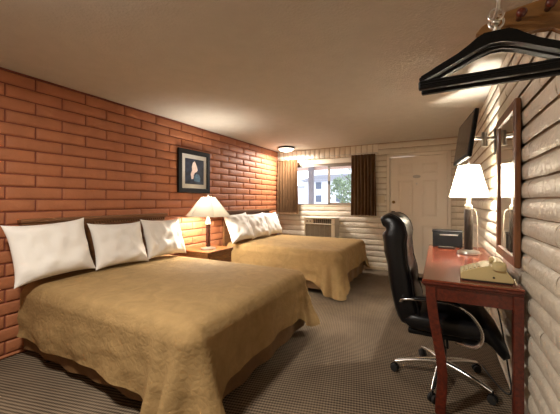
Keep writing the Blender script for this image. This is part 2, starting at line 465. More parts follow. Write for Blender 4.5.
# ------------------------------------------------------------------ curtains and rod
def curtain(name, xa, xb, label):
    t = thing(name, label, 'curtain', ((xa + xb) / 2, YF - .12, 2.17), 'pinch pleat curtains at the window')
    bm = NB(); nu, nz = 120, 24; G = []
    cx = (xa + xb) / 2
    npl = 7.5
    for s, side in ((0, 1), (1, -1)):
        pass
    for j in range(nz + 1):
        v = j / nz; z = 2.165 - v * 1.15; row = []
        for i in range(nu + 1):
            u = i / nu
            ph = u * npl * 2 * PI + .35 * math.sin(3 * v + u * 5)
            amp = .018 + .022 * smooth01(v * 3)
            x = xa + (xb - xa) * u + .006 * math.sin(ph * 2) + (.02 * v * (u - .5))
            y = YF - .105 - amp * (math.sin(ph) + .25 * math.sin(2 * ph + 1)) - .012 * noise.noise(V((u * 6, v * 3, xa)))
            row.append(bm.verts.new(V((x, y, z))))
        G.append(row)
    for a, b in zip(G[:-1], G[1:]):
        for i in range(nu): bm.faces.new((a[i], a[i + 1], b[i + 1], b[i]))
    bmesh.ops.solidify(bm, geom=bm.faces[:], thickness=.003)
    wpart('fabric', bm, M['curtain'], t, True)
    for k in range(8):
        x = xa + (xb - xa) * (k + .5) / 8; bm = NB()
        pts = [V((x + .012 * math.cos(a), YF - .085 + .0 , 2.172 + .012 * math.sin(a))) for a in [2 * PI * q / 12 for q in range(12)]]
        add_tube(bm, pts, .002, 5, closed=True); wpart('ring', bm, M['brushed'], t)
    return t
curtain('curtain', -3.075, -2.60, 'tan lit brown curtain beside the red brick wall, under the ceiling light')
curtain('curtain', -1.47, -1.02, 'dark brown curtain between the window and the light switch')
r = thing('curtain_rod', 'thin curtain rod above the window carrying both brown curtains', 'curtain rod', (-2.05, YF - .085, 2.186))
bm = NB(); add_tube(bm, [(-3.09, YF - .085, 2.188), (-1.0, YF - .085, 2.188)], .007, 10); wpart('rod', bm, M['brushed'], r, True)
for x in (-3.08, -2.03, -1.01):
    bm = NB(); add_tube(bm, [(x, YF - .085, 2.188), (x, YF + .0, 2.188)], .005, 8); wpart('bracket', bm, M['brushed'], r, True)

# ------------------------------------------------------------------ air conditioner under the window
ac = thing('air_conditioner', 'almond wall air conditioner with slatted grille under the window', 'air conditioner', (-2.0, YF, .55))
ax0, ax1, ay, az0, az1 = -2.37, -1.735, 5.50, .53, .965
box_part('casing', M['ac_side'], ac, ax0, ax1, ay + .03, YF - .004, az0, az1, bev=.012)
bm = NB()
add_box(bm, ax0, ax1, ay, ay + .03, az1 - .025, az1, .004); add_box(bm, ax0, ax1, ay, ay + .03, az0, az0 + .03, .004)
add_box(bm, ax0, ax0 + .025, ay, ay + .03, az0, az1, .004); add_box(bm, ax1 - .07, ax1, ay, ay + .03, az0, az1, .004)
add_box(bm, ax0, ax1, ay, ay + .03, az1 - .135, az1 - .115, .004)
wpart('front_bezel', bm, M['ac_plastic'], ac)
bm = NB()
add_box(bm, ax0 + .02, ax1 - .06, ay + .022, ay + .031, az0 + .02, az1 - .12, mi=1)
for k in range(22):
    z = az0 + .035 + k * .0118
    add_box(bm, ax0 + .025, ax1 - .07, ay + .006, ay + .02, z, z + .007)
for k in range(5):
    x = ax0 + .12 + k * .1
    add_box(bm, x, x + .006, ay + .004, ay + .022, az0 + .03, az1 - .13)
wpart('grille', bm, [M['ac_grille'], M['ac_dark']], ac)
bm = NB()
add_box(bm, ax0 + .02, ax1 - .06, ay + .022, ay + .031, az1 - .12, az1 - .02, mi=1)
for k in range(9):
    x = ax0 + .19 + k * .042
    add_box(bm, x, x + .006, ay + .006, ay + .024, az1 - .115, az1 - .025)
for k in range(3):
    add_box(bm, ax0 + .19, ax1 - .07, ay + .008, ay + .022, az1 - .095 + k * .025, az1 - .09 + k * .025)
wpart('air_outlet', bm, [M['ac_grille'], M['ac_dark']], ac)
cp = box_part('control_panel', M['ac_plastic'], ac, ax0 + .025, ax0 + .18, ay + .008, ay + .024, az1 - .112, az1 - .028, bev=.003)
for x in (ax0 + .065, ax0 + .135):
    bm = NB(); lathe_y(bm, [(.02, 0), (.018, .014), (.01, .016)], x, ay + .008, az1 - .07); wpart('knob', bm, M['ac_grille'], cp, True)

# ------------------------------------------------------------------ beds
def coverlet(bx0, bx1, y0, y1, zt, hems, seed, lows, flare):
    """bedspread draped over foot and both sides. hems=(near, foot, far) hem heights"""
    bm = NB(); rd = .085; ym = (y0 + y1) / 2; W = (y1 - y0) / 2
    path = []   # (edge point, outward normal, spine point, hem height, corner weight)
    rc = .10    # plan corner radius
    N = 64
    xs_ = bx1 - W * .8
    for k in range(N + 1):
        x = bx0 + (bx1 - rc - bx0) * k / N
        cw = smooth01(1 - (bx1 - rc - x) / .32)
        path.append((V((x, y0, 0)), V((0, -1, 0)), V((min(x, xs_), ym, 0)), hems[0], cw))
    for k in range(1, 12):
        a = PI / 2 * k / 12
        n = V((math.sin(a), -math.cos(a), 0)); path.append((V((bx1 - rc, y0 + rc, 0)) + n * rc, n, V((xs_, ym, 0)), hems[0] + (hems[1] - hems[0]) * k / 12, 1.))
    M_ = 40
    for k in range(M_ + 1):
        y = y0 + rc + (y1 - y0 - 2 * rc) * k / M_
        cw = max(smooth01(1 - (y - y0 - rc) / .16), smooth01(1 - (y1 - rc - y) / .16))
        path.append((V((bx1, y, 0)), V((1, 0, 0)), V((xs_, ym, 0)), hems[1], cw))
    for k in range(1, 12):
        a = PI / 2 * k / 12
        n = V((math.cos(a), math.sin(a), 0)); path.append((V((bx1 - rc, y1 - rc, 0)) + n * rc, n, V((xs_, ym, 0)), hems[1] + (hems[2] - hems[1]) * k / 12, 1.))
    for k in range(N + 1):
        x = bx1 - rc - (bx1 - rc - bx0) * k / N
        cw = smooth01(1 - (bx1 - rc - x) / .32)
        path.append((V((x, y1, 0)), V((0, 1, 0)), V((min(x, xs_), ym, 0)), hems[2], cw))
    cols = []; s = 0.; prevp = path[0][0]; np_ = len(path)
    for ip, (p, n, sp, hem, cw) in enumerate(path):
        corner_low = lows[0] if ip < np_ / 2 else lows[1]
        s += (p - prevp).length; prevp = p
        hemz = hem * (1 - cw) + corner_low * cw + .012 * math.sin(s * 7 + seed) * (1 - cw)
        L = zt - rd - hemz
        col = []
        inner = p - n * rd
        for k in range(9):   # top
            q = sp.lerp(inner, k / 8)
            dz = .006 * noise.noise(V((q.x * 2.5, q.y * 2.5, seed))) + .0025 * noise.noise(V((q.x * 9, q.y * 9, seed)))
            col.append(V((q.x, q.y, zt + dz - .012 * (k / 8) ** 3)))
        for k in range(1, 6):
            a = PI / 2 * k / 6
            q = inner + n * (rd * math.sin(a)); col.append(V((q.x, q.y, zt - .012 - rd * (1 - math.cos(a)))))
        K = 16
        for k in range(K + 1):
            v = k / K
            fold = (math.sin(s * 15 + seed + 1.5 * noise.noise(V((s * 2, seed, 0)))) * .5 + .5)
            big = cw * (.02 + flare * (.55 + .45 * math.sin(s * 36 + seed + .6 * math.sin(s * 11))) * (.45 + .55 * v)) * (1. if ip < np_ / 2 else .6)
            out = v * (.012 + .022 * fold * (1 - cw) + big) + .022 * noise.noise(V((s * 4 + v * 2.2, v * 3 - s * 1.5, seed))) * v ** .6 + .008 * noise.noise(V((s * 11 + v * 5, v * 8 - s * 6, seed))) * v ** .5
            out = max(out, .006 + .004 * v); q = p + n * (out + .004); col.append(V((q.x, q.y, zt - .012 - rd - L * v)))
        cols.append([bm.verts.new(c) for c in col])
    for a, b in zip(cols[:-1], cols[1:]):
        for i in range(len(a) - 1):
            bm.faces.new((a[i], b[i], b[i + 1], a[i + 1]))
    bmesh.ops.remove_doubles(bm, verts=bm.verts, dist=2e-4)
    return bm

def bed(y0, y1, x1, label, hems, seed, lows, flare):
    t = thing('double_bed', label, 'bed', (-2.1, (y0 + y1) / 2, 0), 'hotel beds along the brick wall')
    zt = .63; x0 = -3.02
    # metal frame
    bm = NB()
    add_box(bm, x0, x1 - .06, y0 + .05, y0 + .09, .10, .14); add_box(bm, x0, x1 - .06, y1 - .09, y1 - .05, .10, .14)
    add_box(bm, x1 - .1, x1 - .06, y0 + .05, y1 - .05, .10, .14)
    for x in (x0 + .25, x1 - .25):
        for y in (y0 + .10, y1 - .10): add_lathe(bm, [(.028, 0.0), (.028, .05), (.016, .055), (.016, .1)], x, y, 12)
    wpart('bed_frame', bm, M['black_metal'], t)
    bm = NB(); add_box(bm, x0, x1 - .06, y0 + .06, y1 - .06, .14, .36, .02); wpart('box_spring', bm, M['mattress'], t)
    bm = NB(); add_box(bm, x0, x1 - .03, y0 + .03, y1 - .03, .361, zt - .04, .06, 4); wpart('mattress', bm, M['linen'], t, True, angle=50)
    # bed skirt
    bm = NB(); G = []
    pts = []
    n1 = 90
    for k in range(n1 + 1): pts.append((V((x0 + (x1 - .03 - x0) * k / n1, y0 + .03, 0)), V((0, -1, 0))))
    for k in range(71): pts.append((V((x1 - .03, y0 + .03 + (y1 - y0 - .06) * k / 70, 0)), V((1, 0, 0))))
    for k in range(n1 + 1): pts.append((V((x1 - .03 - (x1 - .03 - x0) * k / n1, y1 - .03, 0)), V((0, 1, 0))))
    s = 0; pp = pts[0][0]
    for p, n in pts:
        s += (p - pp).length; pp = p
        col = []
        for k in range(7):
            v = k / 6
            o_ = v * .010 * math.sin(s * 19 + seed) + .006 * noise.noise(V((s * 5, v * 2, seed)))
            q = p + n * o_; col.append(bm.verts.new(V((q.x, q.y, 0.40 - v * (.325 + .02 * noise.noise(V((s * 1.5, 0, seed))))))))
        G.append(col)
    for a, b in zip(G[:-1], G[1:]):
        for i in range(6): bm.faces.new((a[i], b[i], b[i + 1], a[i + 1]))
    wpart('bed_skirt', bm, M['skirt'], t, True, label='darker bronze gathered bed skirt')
    wpart('bedspread', coverlet(-3.0, x1, y0, y1, zt, hems, seed, lows, flare), M['spread'], t, True)
    # headboard mounted on the wall: panel, dentil moulding and cap rail
    yc = (y0 + y1) / 2; h0, h1 = yc - .77, yc + .74
    hb = box_part('headboard', M['headboard'], t, XL + .008, XL + .045, h0 + .03, h1 - .03, .40, 1.10, bev=.004)
    bm = NB(); add_box(bm, XL + .008, XL + .085, h0, h1, 1.105, 1.135, .006); add_box(bm, XL + .008, XL + .07, h0 + .012, h1 - .012, 1.085, 1.105, .004)
    wpart('cap_rail', bm, M['headboard'], hb)
    bm = NB(); k = h0 + .03
    while k < h1 - .04:
        add_box(bm, XL + .04, XL + .062, k, k + .018, 1.062, 1.085, .003, 1); k += .03
    add_box(bm, XL + .04, XL + .054, h0 + .02, h1 - .02, 1.045, 1.062, .003)
    wpart('moulding', bm, M['headboard'], hb)
    return t

# pillow: closed cushion, leaning on the headboard
def pillow(name, label, yc, w, h, x0, lean, z0, seed, group, roll=0., yaw=0.):
    bm = NB(); nu, nv = 34, 22; T = .15
    def pt(u, v, s):
        a, b = abs(u), abs(v)
        th = (max(0, 1 - a ** 3.2) ** .55) * (max(0, 1 - b ** 3.2) ** .55)
        px = (1 - .055 * (1 - b ** 2) * a ** 4 ) ; pz = (1 - .07 * (1 - a ** 2) * b ** 4)
        cor = .05 * (a * b) ** 5
        wr = noise.noise(V((u * 2.6 + seed, v * 2.2, s))) * .028 + noise.noise(V((u * 5 + v * 3 + seed, v * 4 - u * 2, s * 3))) * .016
        rad = math.atan2(v, u)
        wr += .008 * math.sin(rad * 13 + seed) * (a * b) ** .8
        y = u * w / 2 * (px + cor); z = v * h / 2 * (pz + cor)
        sag = .03 * smooth01((-v + .2))  # heavier at the base
        return V((s * (T / 2 + sag * .5) * th + wr * th * 1.2, y, z))
    grids = []
    for s in (1, -1):
        G = []
        for j in range(nv + 1):
            v = math.sin(PI / 2 * (2 * j / nv - 1)); row = []
            for i in range(nu + 1):
                u = math.sin(PI / 2 * (2 * i / nu - 1)); row.append(bm.verts.new(pt(u, v, s)))
            G.append(row)
        for a, b in zip(G[:-1], G[1:]):
            for i in range(nu):
                q = (a[i], a[i + 1], b[i + 1], b[i]); bm.faces.new(q if s > 0 else q[::-1])
    bmesh.ops.remove_doubles(bm, verts=bm.verts, dist=1e-4)
    R = Matrix.Rotation(yaw, 4, 'Z') @ Matrix.Rotation(lean, 4, 'Y') @ Matrix.Rotation(roll, 4, 'X')
    bmesh.ops.transform(bm, matrix=R, verts=bm.verts)
    zmin = min(v.co.z for v in bm.verts)
    o = obj(name, bm, M['linen'], None, True, loc=(x0, yc, z0 - zmin))
    return tag(o, label, 'pillow', group)

bed(1.16, 2.72, -1.13, 'bed with gold bedspread nearer the camera, between open carpet and the nightstand', (.20, .25, .2), 1.3, (.02, .12), .20)
bed(3.83, 5.38, -1.13, 'bed with gold bedspread beside the window wall and air conditioner', (.20, .29, .2), 4.1, (.03, .14), .11)
PG = 'white pillows on the beds'
pillow('pillow', 'white pillow on the nearer bed farthest from the nightstand, at its open side', 1.325, .59, .47, -2.87, -.30, .634, 3, PG, .05, .02)
pillow('pillow', 'middle of the three white pillows on the nearer bed', 1.925, .54, .44, -2.87, -.36, .634, 11, PG, -.02, -.02)
pillow('pillow', 'white pillow on the nearer bed right beside the nightstand', 2.485, .53, .44, -2.87, -.34, .634, 23, PG, -.03, .0)
pillow('pillow', 'white pillow on the bed by the window, beside the nightstand lamp', 3.97, .55, .46, -2.85, -.40, .634, 31, PG, .04, -.08)
pillow('pillow', 'middle of the three white pillows on the bed by the window', 4.52, .54, .44, -2.85, -.36, .634, 44, PG, .02, -.05)
pillow('pillow', 'white pillow on the bed by the window, nearest the tan curtain', 5.07, .54, .44, -2.86, -.36, .634, 57, PG, -.02, .02)

# ------------------------------------------------------------------ nightstand
ns = thing('nightstand', 'honey wood nightstand between the two beds under the cream lamp', 'nightstand', (-2.82, 3.15, 0))
nx0, nx1, ny0, ny1 = -3.09, -2.555, 2.885, 3.415
bm = NB(); add_box(bm, nx0, nx1, ny0, ny1, .605, .64, .008, 3); wpart('top', bm, M['nightwood'], ns)
bm = NB(); add_box(bm, nx0 + .01, nx1 - .02, ny0 + .02, ny1 - .02, .06, .604, .004); add_box(bm, nx0 + .03, nx1 - .04, ny0 + .04, ny1 - .04, 0, .06)
add_box(bm, nx0 + .005, nx1 - .01, ny0 + .01, ny1 - .01, .585, .604, .004)
wpart('body', bm, M['nightwood'], ns)
for z0_, z1_ in ((.36, .565), (.10, .335)):
    dr = box_part('drawer', M['nightwood'], ns, nx1 - .022, nx1 - .005, ny0 + .045, ny1 - .045, z0_, z1_, bev=.005)
    bm = NB(); zc = (z0_ + z1_) / 2
    rings = [[V((nx1 - .006 + h, 3.15 + r * math.cos(2 * PI * i / 14), zc + r * math.sin(2 * PI * i / 14))) for i in range(14)] for r, h in ((.008, 0), (.007, .012), (.015, .018), (.015, .026), (.006, .03))]
    add_loft(bm, rings); wpart('knob', bm, M['brass'], dr, True)

# ------------------------------------------------------------------ table lamps
def poly_shade(bm, r0, z0, r1, z1, n=8, rot=0, curve=0.):
    rings = []
    for k in range(7):
        t = k / 6; r = r0 + (r1 - r0) * t - curve * math.sin(PI * t); z = z0 + (z1 - z0) * t
        ring = []
        for i in range(n):
            a0 = rot + 2 * PI * i / n; a1 = rot + 2 * PI * (i + 1) / n
            for q in range(4):
                f = q / 4
                ring.append(V((r * (math.cos(a0) * (1 - f) + math.cos(a1) * f), r * (math.sin(a0) * (1 - f) + math.sin(a1) * f), z)))
        rings.append(ring)
    add_loft(bm, rings, True, False)
def ribs(bm, r0, z0, r1, z1, n, rot, rad=.0025):
    for i in range(n):
        a = rot + 2 * PI * i / n
        add_tube(bm, [(r0 * math.cos(a), r0 * math.sin(a), z0), (r1 * math.cos(a), r1 * math.sin(a), z1)], rad, 5)
    for r, z in ((r0, z0), (r1, z1)):
        pts = [(r * math.cos(rot + 2 * PI * i / n), r * math.sin(rot + 2 * PI * i / n), z) for i in range(n)]
        add_tube(bm, pts, rad, 5, closed=True)

def bulb(parent, z, col, st):
    bm = NB(); add_lathe(bm, [(.012, z - .07), (.013, z - .045), (.026, z - .012), (.03, z + .01), (.022, z + .03), (.006, z + .04)], seg=14)
    return obj('bulb', bm, emissive('bulb_glow', col, st), parent, True)

L1 = (-2.755, 3.115, .641)
t = thing('table_lamp', 'lamp with wide cream faceted shade and dark wood stem on the nightstand', 'table lamp', L1)
bm = NB(); add_lathe(bm, [(.10, 0), (.105, .006), (.10, .016), (.05, .024), (.035, .034)], seg=32); obj('base', bm, M['brushed'], t, True, angle=40)
bm = NB(); add_lathe(bm, [(.031, .034), (.031, .335)], seg=24); obj('stem', bm, M['dark_stem'], t, True, angle=40)
bm = NB(); add_lathe(bm, [(.034, .335), (.036, .345), (.03, .36), (.02, .375), (.026, .385), (.016, .405), (.013, .42)], seg=24); obj('socket', bm, M['ivory'], t, True, angle=40)
bm = NB(); poly_shade(bm, .305, .445, .10, .695, 6, math.radians(27), .006); sh = obj('lamp_shade', bm, M['shade_big'], t)
bm = NB(); ribs(bm, .305, .445, .095, .70, 6, math.radians(27), .0022); obj('shade_trim', bm, M['ivory'], sh, True)
bm = NB()
for s in (1, -1): add_tube(bm, spline([(0.012 * s, 0, .415), (.06 * s, 0, .50), (.05 * s, 0, .62), (0, 0, .695)], 6), .002, 5)
add_tube(bm, [(-.082, 0, .70), (.082, 0, .70)], .002, 5)
add_lathe(bm, [(.004, .695), (.006, .71), (.011, .722), (.008, .735), (.003, .742)], seg=12)
obj('harp', bm, M['brushed'], t, True)
bulb(t, .48, (1., .72, .42), 14)

L2 = (.245, 3.20, .811)
t2 = thing('table_lamp', 'lamp with bright white shade and bronze column on the red desk', 'table lamp', L2)
bm = NB(); add_lathe(bm, [(.088, 0), (.092, .006), (.088, .024), (.06, .034), (.05, .04)], seg=32); obj('base', bm, M['brushed'], t2, True, angle=40)
bm = NB(); add_lathe(bm, [(.034, .04), (.034, .40), (.03, .406)], seg=28); obj('column', bm, M['bronze_stem'], t2, True, angle=40)
bm = NB(); add_lathe(bm, [(.018, .406), (.03, .42), (.032, .435), (.02, .45), (.015, .46), (.019, .475), (.012, .50)], seg=24); obj('socket', bm, M['ivory'], t2, True, angle=40)
bm = NB(); poly_shade(bm, .168, .515, .09, .80, 8, math.radians(22.5), .006); sh = obj('lamp_shade', bm, M['shade_white'], t2)
bm = NB(); ribs(bm, .168, .515, .09, .80, 8, math.radians(22.5), .002); obj('shade_trim', bm, M['ivory'], sh, True)
bm = NB()
for s in (1, -1): add_tube(bm, spline([(0.012 * s, 0, .49), (.055 * s, 0, .58), (.05 * s, 0, .72), (0, 0, .80)], 6), .002, 5)
add_tube(bm, [(-.082, 0, .80), (.082, 0, .80)], .002, 5)
add_lathe(bm, [(.004, .795), (.006, .811), (.011, .82), (.008, .83), (.003, .836)], seg=12); obj('harp', bm, M['brushed'], t2, True)
bm = NB(); add_tube(bm, spline([(.02, .02, .41), (.06, .02, .38), (.07, .0, .2), (.068, 0, .06), (.085, .02, .012), (.11, .06, .004)], 6), .003, 6); obj('cord', bm, M['ivory'], t2, True)
bulb(t2, .585, (1., .80, .55), 14)

# ------------------------------------------------------------------ picture on the brick wall
pc = thing('framed_picture', 'black framed picture with pale figure on dark print, hung on red brick wall', 'picture', (XL + .004, 3.215, 1.71))
py0, py1, pz0, pz1 = 2.905, 3.53, 1.405, 2.015; fx = XL + .004
bm = NB()
for a in ((py0, py1, pz1 - .065, pz1), (py0, py1, pz0, pz0 + .065), (py0, py0 + .065, pz0 + .05, pz1 - .05), (py1 - .065, py1, pz0 + .05, pz1 - .05)):
    add_box(bm, fx, fx + .035, a[0], a[1], a[2], a[3], .006)
wpart('frame', bm, M['frame_black'], pc)
box_part('mat_board', M['mat_board'], pc, fx + .002, fx + .016, py0 + .05, py1 - .05, pz0 + .05, pz1 - .05)
pr = box_part('print', M['art_dark'], pc, fx + .016, fx + .018, py0 + .13, py1 - .125, pz0 + .125, pz1 - .125)
def flat_shape(name, pts, m, x):
    bm = NB(); add_prism(bm, pts, lambda p, t: V((x + t, p[0], p[1])), 0, .0012); return wpart(name, bm, m, pr)
q = fx + .018
flat_shape('pale_figure', [(p[0] * .36 + py0 + .135, p[1] * .34 + pz0 + .135) for p in ((.32, .18), (.28, .4), (.36, .55), (.34, .7), (.4, .88), (.5, .95), (.56, .84), (.62, .72), (.66, .58), (.6, .5), (.5, .46), (.44, .36), (.42, .2))], M['art_pale'], q)
flat_shape('teal_wash', [(p[0] * .36 + py0 + .135, p[1] * .34 + pz0 + .135) for p in ((.46, .1), (.48, .3), (.6, .42), (.74, .4), (.82, .24), (.78, .08))], M['art_teal'], q)

# ------------------------------------------------------------------ ceiling lights
cl = thing('ceiling_light', 'round glowing flush ceiling light near the window corner', 'ceiling light', (-2.70, 5.36, HC))
bm = NB(); add_lathe(bm, [(.165, -.001), (.172, -.01), (.172, -.03), (.16, -.036), (.15, -.03), (.15, -.002)], seg=40); obj('ring', bm, M['bronze_stem'], cl, True, angle=40)
bm = NB(); add_lathe(bm, [(.152, -.03), (.145, -.05), (.12, -.07), (.07, -.083), (.01, -.088)], seg=40); obj('diffuser', bm, emissive('warm_diffuser', (1., .88, .70), 2.6), cl, True)

dup(cl, (-1.4, .30, HC), 'added unseen round ceiling light for fill, over the open floor before the nearer bed')  # added fixture out of view, only there to brighten the near end

# ------------------------------------------------------------------ desk
dk = thing('writing_desk', 'red mahogany writing desk with curved legs along the white block wall', 'desk', (.15, 2.88, 0))
dx0, dx1, dy0, dy1, dz = -.086, .416, 2.035, 3.70, .81
bm = NB(); add_box(bm, dx0, dx1, dy0, dy1, dz - .012, dz, .004, 2); wpart('top', bm, M['desk_top'], dk)
bm = NB(); add_box(bm, dx0 - .004, dx1, dy0 - .006, dy1 + .004, dz - .03, dz - .0125, .006, 3); add_box(bm, dx0 + .006, dx1 - .004, dy0 + .006, dy1 - .006, dz - .042, dz - .03, .003); wpart('edge_moulding', bm, M['mahogany'], dk)
bm = NB()
add_box(bm, dx0 + .03, dx1 - .04, dy0 + .022, dy0 + .042, dz - .125, dz - .042); add_box(bm, dx0 + .03, dx1 - .04, dy1 - .042, dy1 - .022, dz - .125, dz - .042)
add_box(bm, dx0 + .022, dx0 + .042, dy0 + .05, dy1 - .05, dz - .125, dz - .042); add_box(bm, dx1 - .06, dx1 - .04, dy0 + .05, dy1 - .05, dz - .125, dz - .042)
wpart('apron', bm, M['mahogany'], dk)
def sabre(y0_, y1_):
    bm = NB(); rings = []
    for k in range(15):
        t_ = k / 14; z = (dz - .043) * (1 - t_)
        xc = dx0 + .046 + .064 * smooth01(t_ * 1.35) - .012 * smooth01((t_ - .7) / .3)
        wd = .029 - .002 * math.sin(PI * t_)
        rings.append([V((xc - wd, y0_, z)), V((xc + wd, y0_, z)), V((xc + wd, y1_, z)), V((xc - wd, y1_, z))])
    add_loft(bm, rings); bmesh.ops.bevel(bm, geom=[e for e in bm.edges if abs((e.verts[0].co - e.verts[1].co).normalized().z) > .6], offset=.005, segments=2, affect='EDGES')
    return bm
for a, b in ((dy0 + .008, dy0 + .058), (dy1 - .058, dy1 - .008)): wpart('leg', sabre(a, b), M['mahogany'], dk, True, angle=35)
for a, b in ((dy0 + .008, dy0 + .056), (dy1 - .056, dy1 - .008)): box_part('leg', M['mahogany'], dk, dx1 - .05, dx1 - .002, a, b, 0, dz - .043, bev=.004)

# ------------------------------------------------------------------ mirror
mr = thing('wall_mirror', 'tall wood framed mirror on the white block wall above the desk', 'mirror', (XR, 2.44, 1.38))
my0, my1, mz0, mz1 = 2.19, 2.83, .895, 1.895; mx1 = XR - .002; mx0 = mx1 - .03
bm = NB()
for a in ((my0, my0 + .06, mz0, mz1), (my1 - .06, my1, mz0, mz1), (my0 + .055, my1 - .055, mz0, mz0 + .06), (my0 + .055, my1 - .055, mz1 - .06, mz1)):
    add_box(bm, mx0, mx1, a[0], a[1], a[2], a[3], .006)
wpart('frame', bm, M['mirror_wood'], mr)
box_part('mirror_glass', M['mirror'], mr, mx0 + .012, mx1 - .004, my0 + .05, my1 - .05, mz0 + .05, mz1 - .05)

# ------------------------------------------------------------------ television on a wall arm
tv = thing('television', 'flat black television on a wall arm high above the white lamp', 'television', (.188, 3.0, 1.812))
TW, TH, TD = .66, .37, .03
bm = NB(); add_box(bm, 0, TD, -TW / 2, TW / 2, -TH / 2, TH / 2, .008, 2); body = obj('casing', bm, M['black_plastic'], tv)
bm = NB(); add_box(bm, -.002, .0015, -TW / 2 + .022, TW / 2 - .022, -TH / 2 + .028, TH / 2 - .022); obj('screen', bm, M['screen'], tv)
bm = NB(); add_box(bm, TD - .001, TD + .012, -.1, .1, -.1, .1, .003)
obj('mount_plate', bm, M['black_metal'], tv)
bm = NB(); add_box(bm, TD + .010, TD + .03, -.05, .05, -.05, .05, .006); obj('tilt_head', bm, M['brushed'], tv)
tv.rotation_euler = (0, math.radians(8), math.radians(6))
ta = thing('television_bracket', 'steel and black wall bracket holding the television', 'bracket', (XR - .01, 3.05, 1.80))
bm = NB(); add_box(bm, -.001, .008, -.05, .05, -.12, .10, .003); obj('wall_plate', bm, M['black_metal'], ta)
bm = NB(); add_tube(bm, [(0, 0, .02), (-.07, -.02, .02)], .016, 12); add_lathe(bm, [(.022, -.05), (.022, .07)], -.075, -.02, 14); add_tube(bm, [(-.075, -.02, .02), (-.15, -.035, .025)], .014, 12)
obj('arm', bm, M['brushed'], ta, True, angle=40)

# ------------------------------------------------------------------ things on the desk
bx = thing('black_box', 'low black box with a silver strip, at the far end of the desk', 'box', (.08, 3.6, dz + .001))
bm = NB(); add_box(bm, -.13, .14, -.075, .09, .006, .155, .006); obj('body', bm, M['black_plastic'], bx)
bm = NB(); add_box(bm, -.135, .145, -.08, .095, .156, .172, .005); obj('lid', bm, M['leather'], bx)
bm = NB(); add_box(bm, -.065, .10, -.082, -.074, .122, .134, .002); obj('silver_strip', bm, M['brushed'], bx, label='silver strip')
for x in (-.11, .12):
    for y in (-.055, .07): bm = NB(); add_lathe(bm, [(.01, 0), (.01, .007)], x, y, 10); obj('foot', bm, M['rubber'], bx)

rc_ = thing('remote_control', 'small black remote control lying on the desk in front of the black box', 'remote control', (.075, 3.44, dz + .001), rz=.05)
bm = NB(); add_box(bm, -.075, .075, -.024, .024, 0, .018, .006, 2); obj('casing', bm, M['black_plastic'], rc_)
bm = NB()
for i in range(7):
    for j in range(3): add_box(bm, -.062 + i * .018, -.050 + i * .018, -.016 + j * .012, -.008 + j * .012, .0175, .0195)
obj('buttons', bm, M['ac_grille'], rc_)

ph = thing('desk_phone', 'beige push button telephone with receiver on the near end of the desk', 'telephone', (.26, 2.20, dz + .001), rz=math.radians(-2))
prof = [(-.135, .008), (-.135, .045), (-.02, .092), (.0, .098), (.03, .096), (.05, .08), (.085, .078), (.125, .028), (.125, .008)]
bm = NB(); add_prism(bm, prof, lambda p, t_: V((p[0], t_, p[1])), -.085, .105)
bmesh.ops.bevel(bm, geom=bm.edges[:], offset=.004, segments=2, affect='EDGES'); obj('body', bm, M['phone'], ph)
bm = NB(); add_box(bm, -.128, .118, -.08, .1, 0, .008); obj('base', bm, M['rubber'], ph)
bm = NB()
sl = math.atan2(.047, .115)
for i in range(5):
    for j in range(4):
        u_ = .014 + i * .022; cx_ = -.135 + u_ * math.cos(sl) ; cz_ = .045 + u_ * math.sin(sl)
        vs = add_box(bm, -.007, .007, -.008, .008, 0, .0095, .002, 1)
        for v in vs:
            c = v.co.copy(); v.co = V((cx_ + c.x * math.cos(sl) - c.z * math.sin(sl), -.065 + j * .028 + c.y, cz_ + c.x * math.sin(sl) + c.z * math.cos(sl)))
obj('keypad', bm, M['phone_key'], ph)
bm = NB(); lathe_y(bm, [(.006, 0), (.006, .003)], .03, -.084, .032, 10); obj('jack', bm, M['rubber'], ph)
# receiver lying along the back, end towards the camera
bm = NB(); rings = []
for k in range(25):
    t_ = k / 24; y = -.105 + .225 * t_
    e = abs(2 * t_ - 1); end = smooth01((e - .55) / .25)
    hw = .021 + .013 * end; hh = .014 + .012 * end; cz = .108 + .016 * (1 - e * e) - .012 * end
    if k in (0, 24): hw *= .75; hh *= .75
    rings.append([V((.055 + hw * (abs(math.cos(a)) ** .5) * math.copysign(1, math.cos(a)), y, cz + hh * (abs(math.sin(a)) ** .5) * math.copysign(1, math.sin(a)))) for a in [2 * PI * q / 20 for q in range(20)]])
add_loft(bm, rings); obj('receiver', bm, M['phone'], ph, True, angle=60)
bm = NB(); add_tube(bm, spline([(.12, -.03, .022), (.128, -.06, .03), (.130, -.09, .02), (.132, -.11, .006)], 5), .0035, 6); obj('cord', bm, M['phone_key'], ph, True)

# ------------------------------------------------------------------ executive chair (faces the desk, +x)
ch = thing('office_chair', 'black leather high back office chair with chrome star base at the desk', 'chair', (.026, 2.46, 0))
CX_, CY_ = .015, 2.47
def sup(a, e): c = math.cos(a); s_ = math.sin(a); return math.copysign(abs(c) ** e, c), math.copysign(abs(s_) ** e, s_)
def back_loft(spine, n=28):
    rings = []
    for i, (x, z, hw, th, tn) in enumerate(spine):
        ring = []; th *= 1.4; z = .43 + (z - .43) * .95
        for k in range(n):
            a = 2 * PI * k / n; c, s_ = sup(a, .55)
            ring.append(V((x + .04 + math.cos(tn) * th * c, hw * s_, z + math.sin(tn) * th * c)))
        rings.append(ring)
    return rings
sp = [(-.235, .43, .20, .03, .1), (-.245, .46, .235, .055, .12), (-.26, .55, .255, .065, .15), (-.285, .66, .262, .062, .2), (-.30, .76, .262, .066, .18), (-.318, .87, .26, .058, .15), (-.333, .96, .255, .064, .15), (-.337, 1.02, .252, .064, .1), (-.338, 1.08, .248, .070, .1), (-.345, 1.13, .24, .066, .45), (-.365, 1.165, .23, .056, .95), (-.395, 1.18, .222, .044, 1.4), (-.428, 1.172, .21, .028, 1.9)]
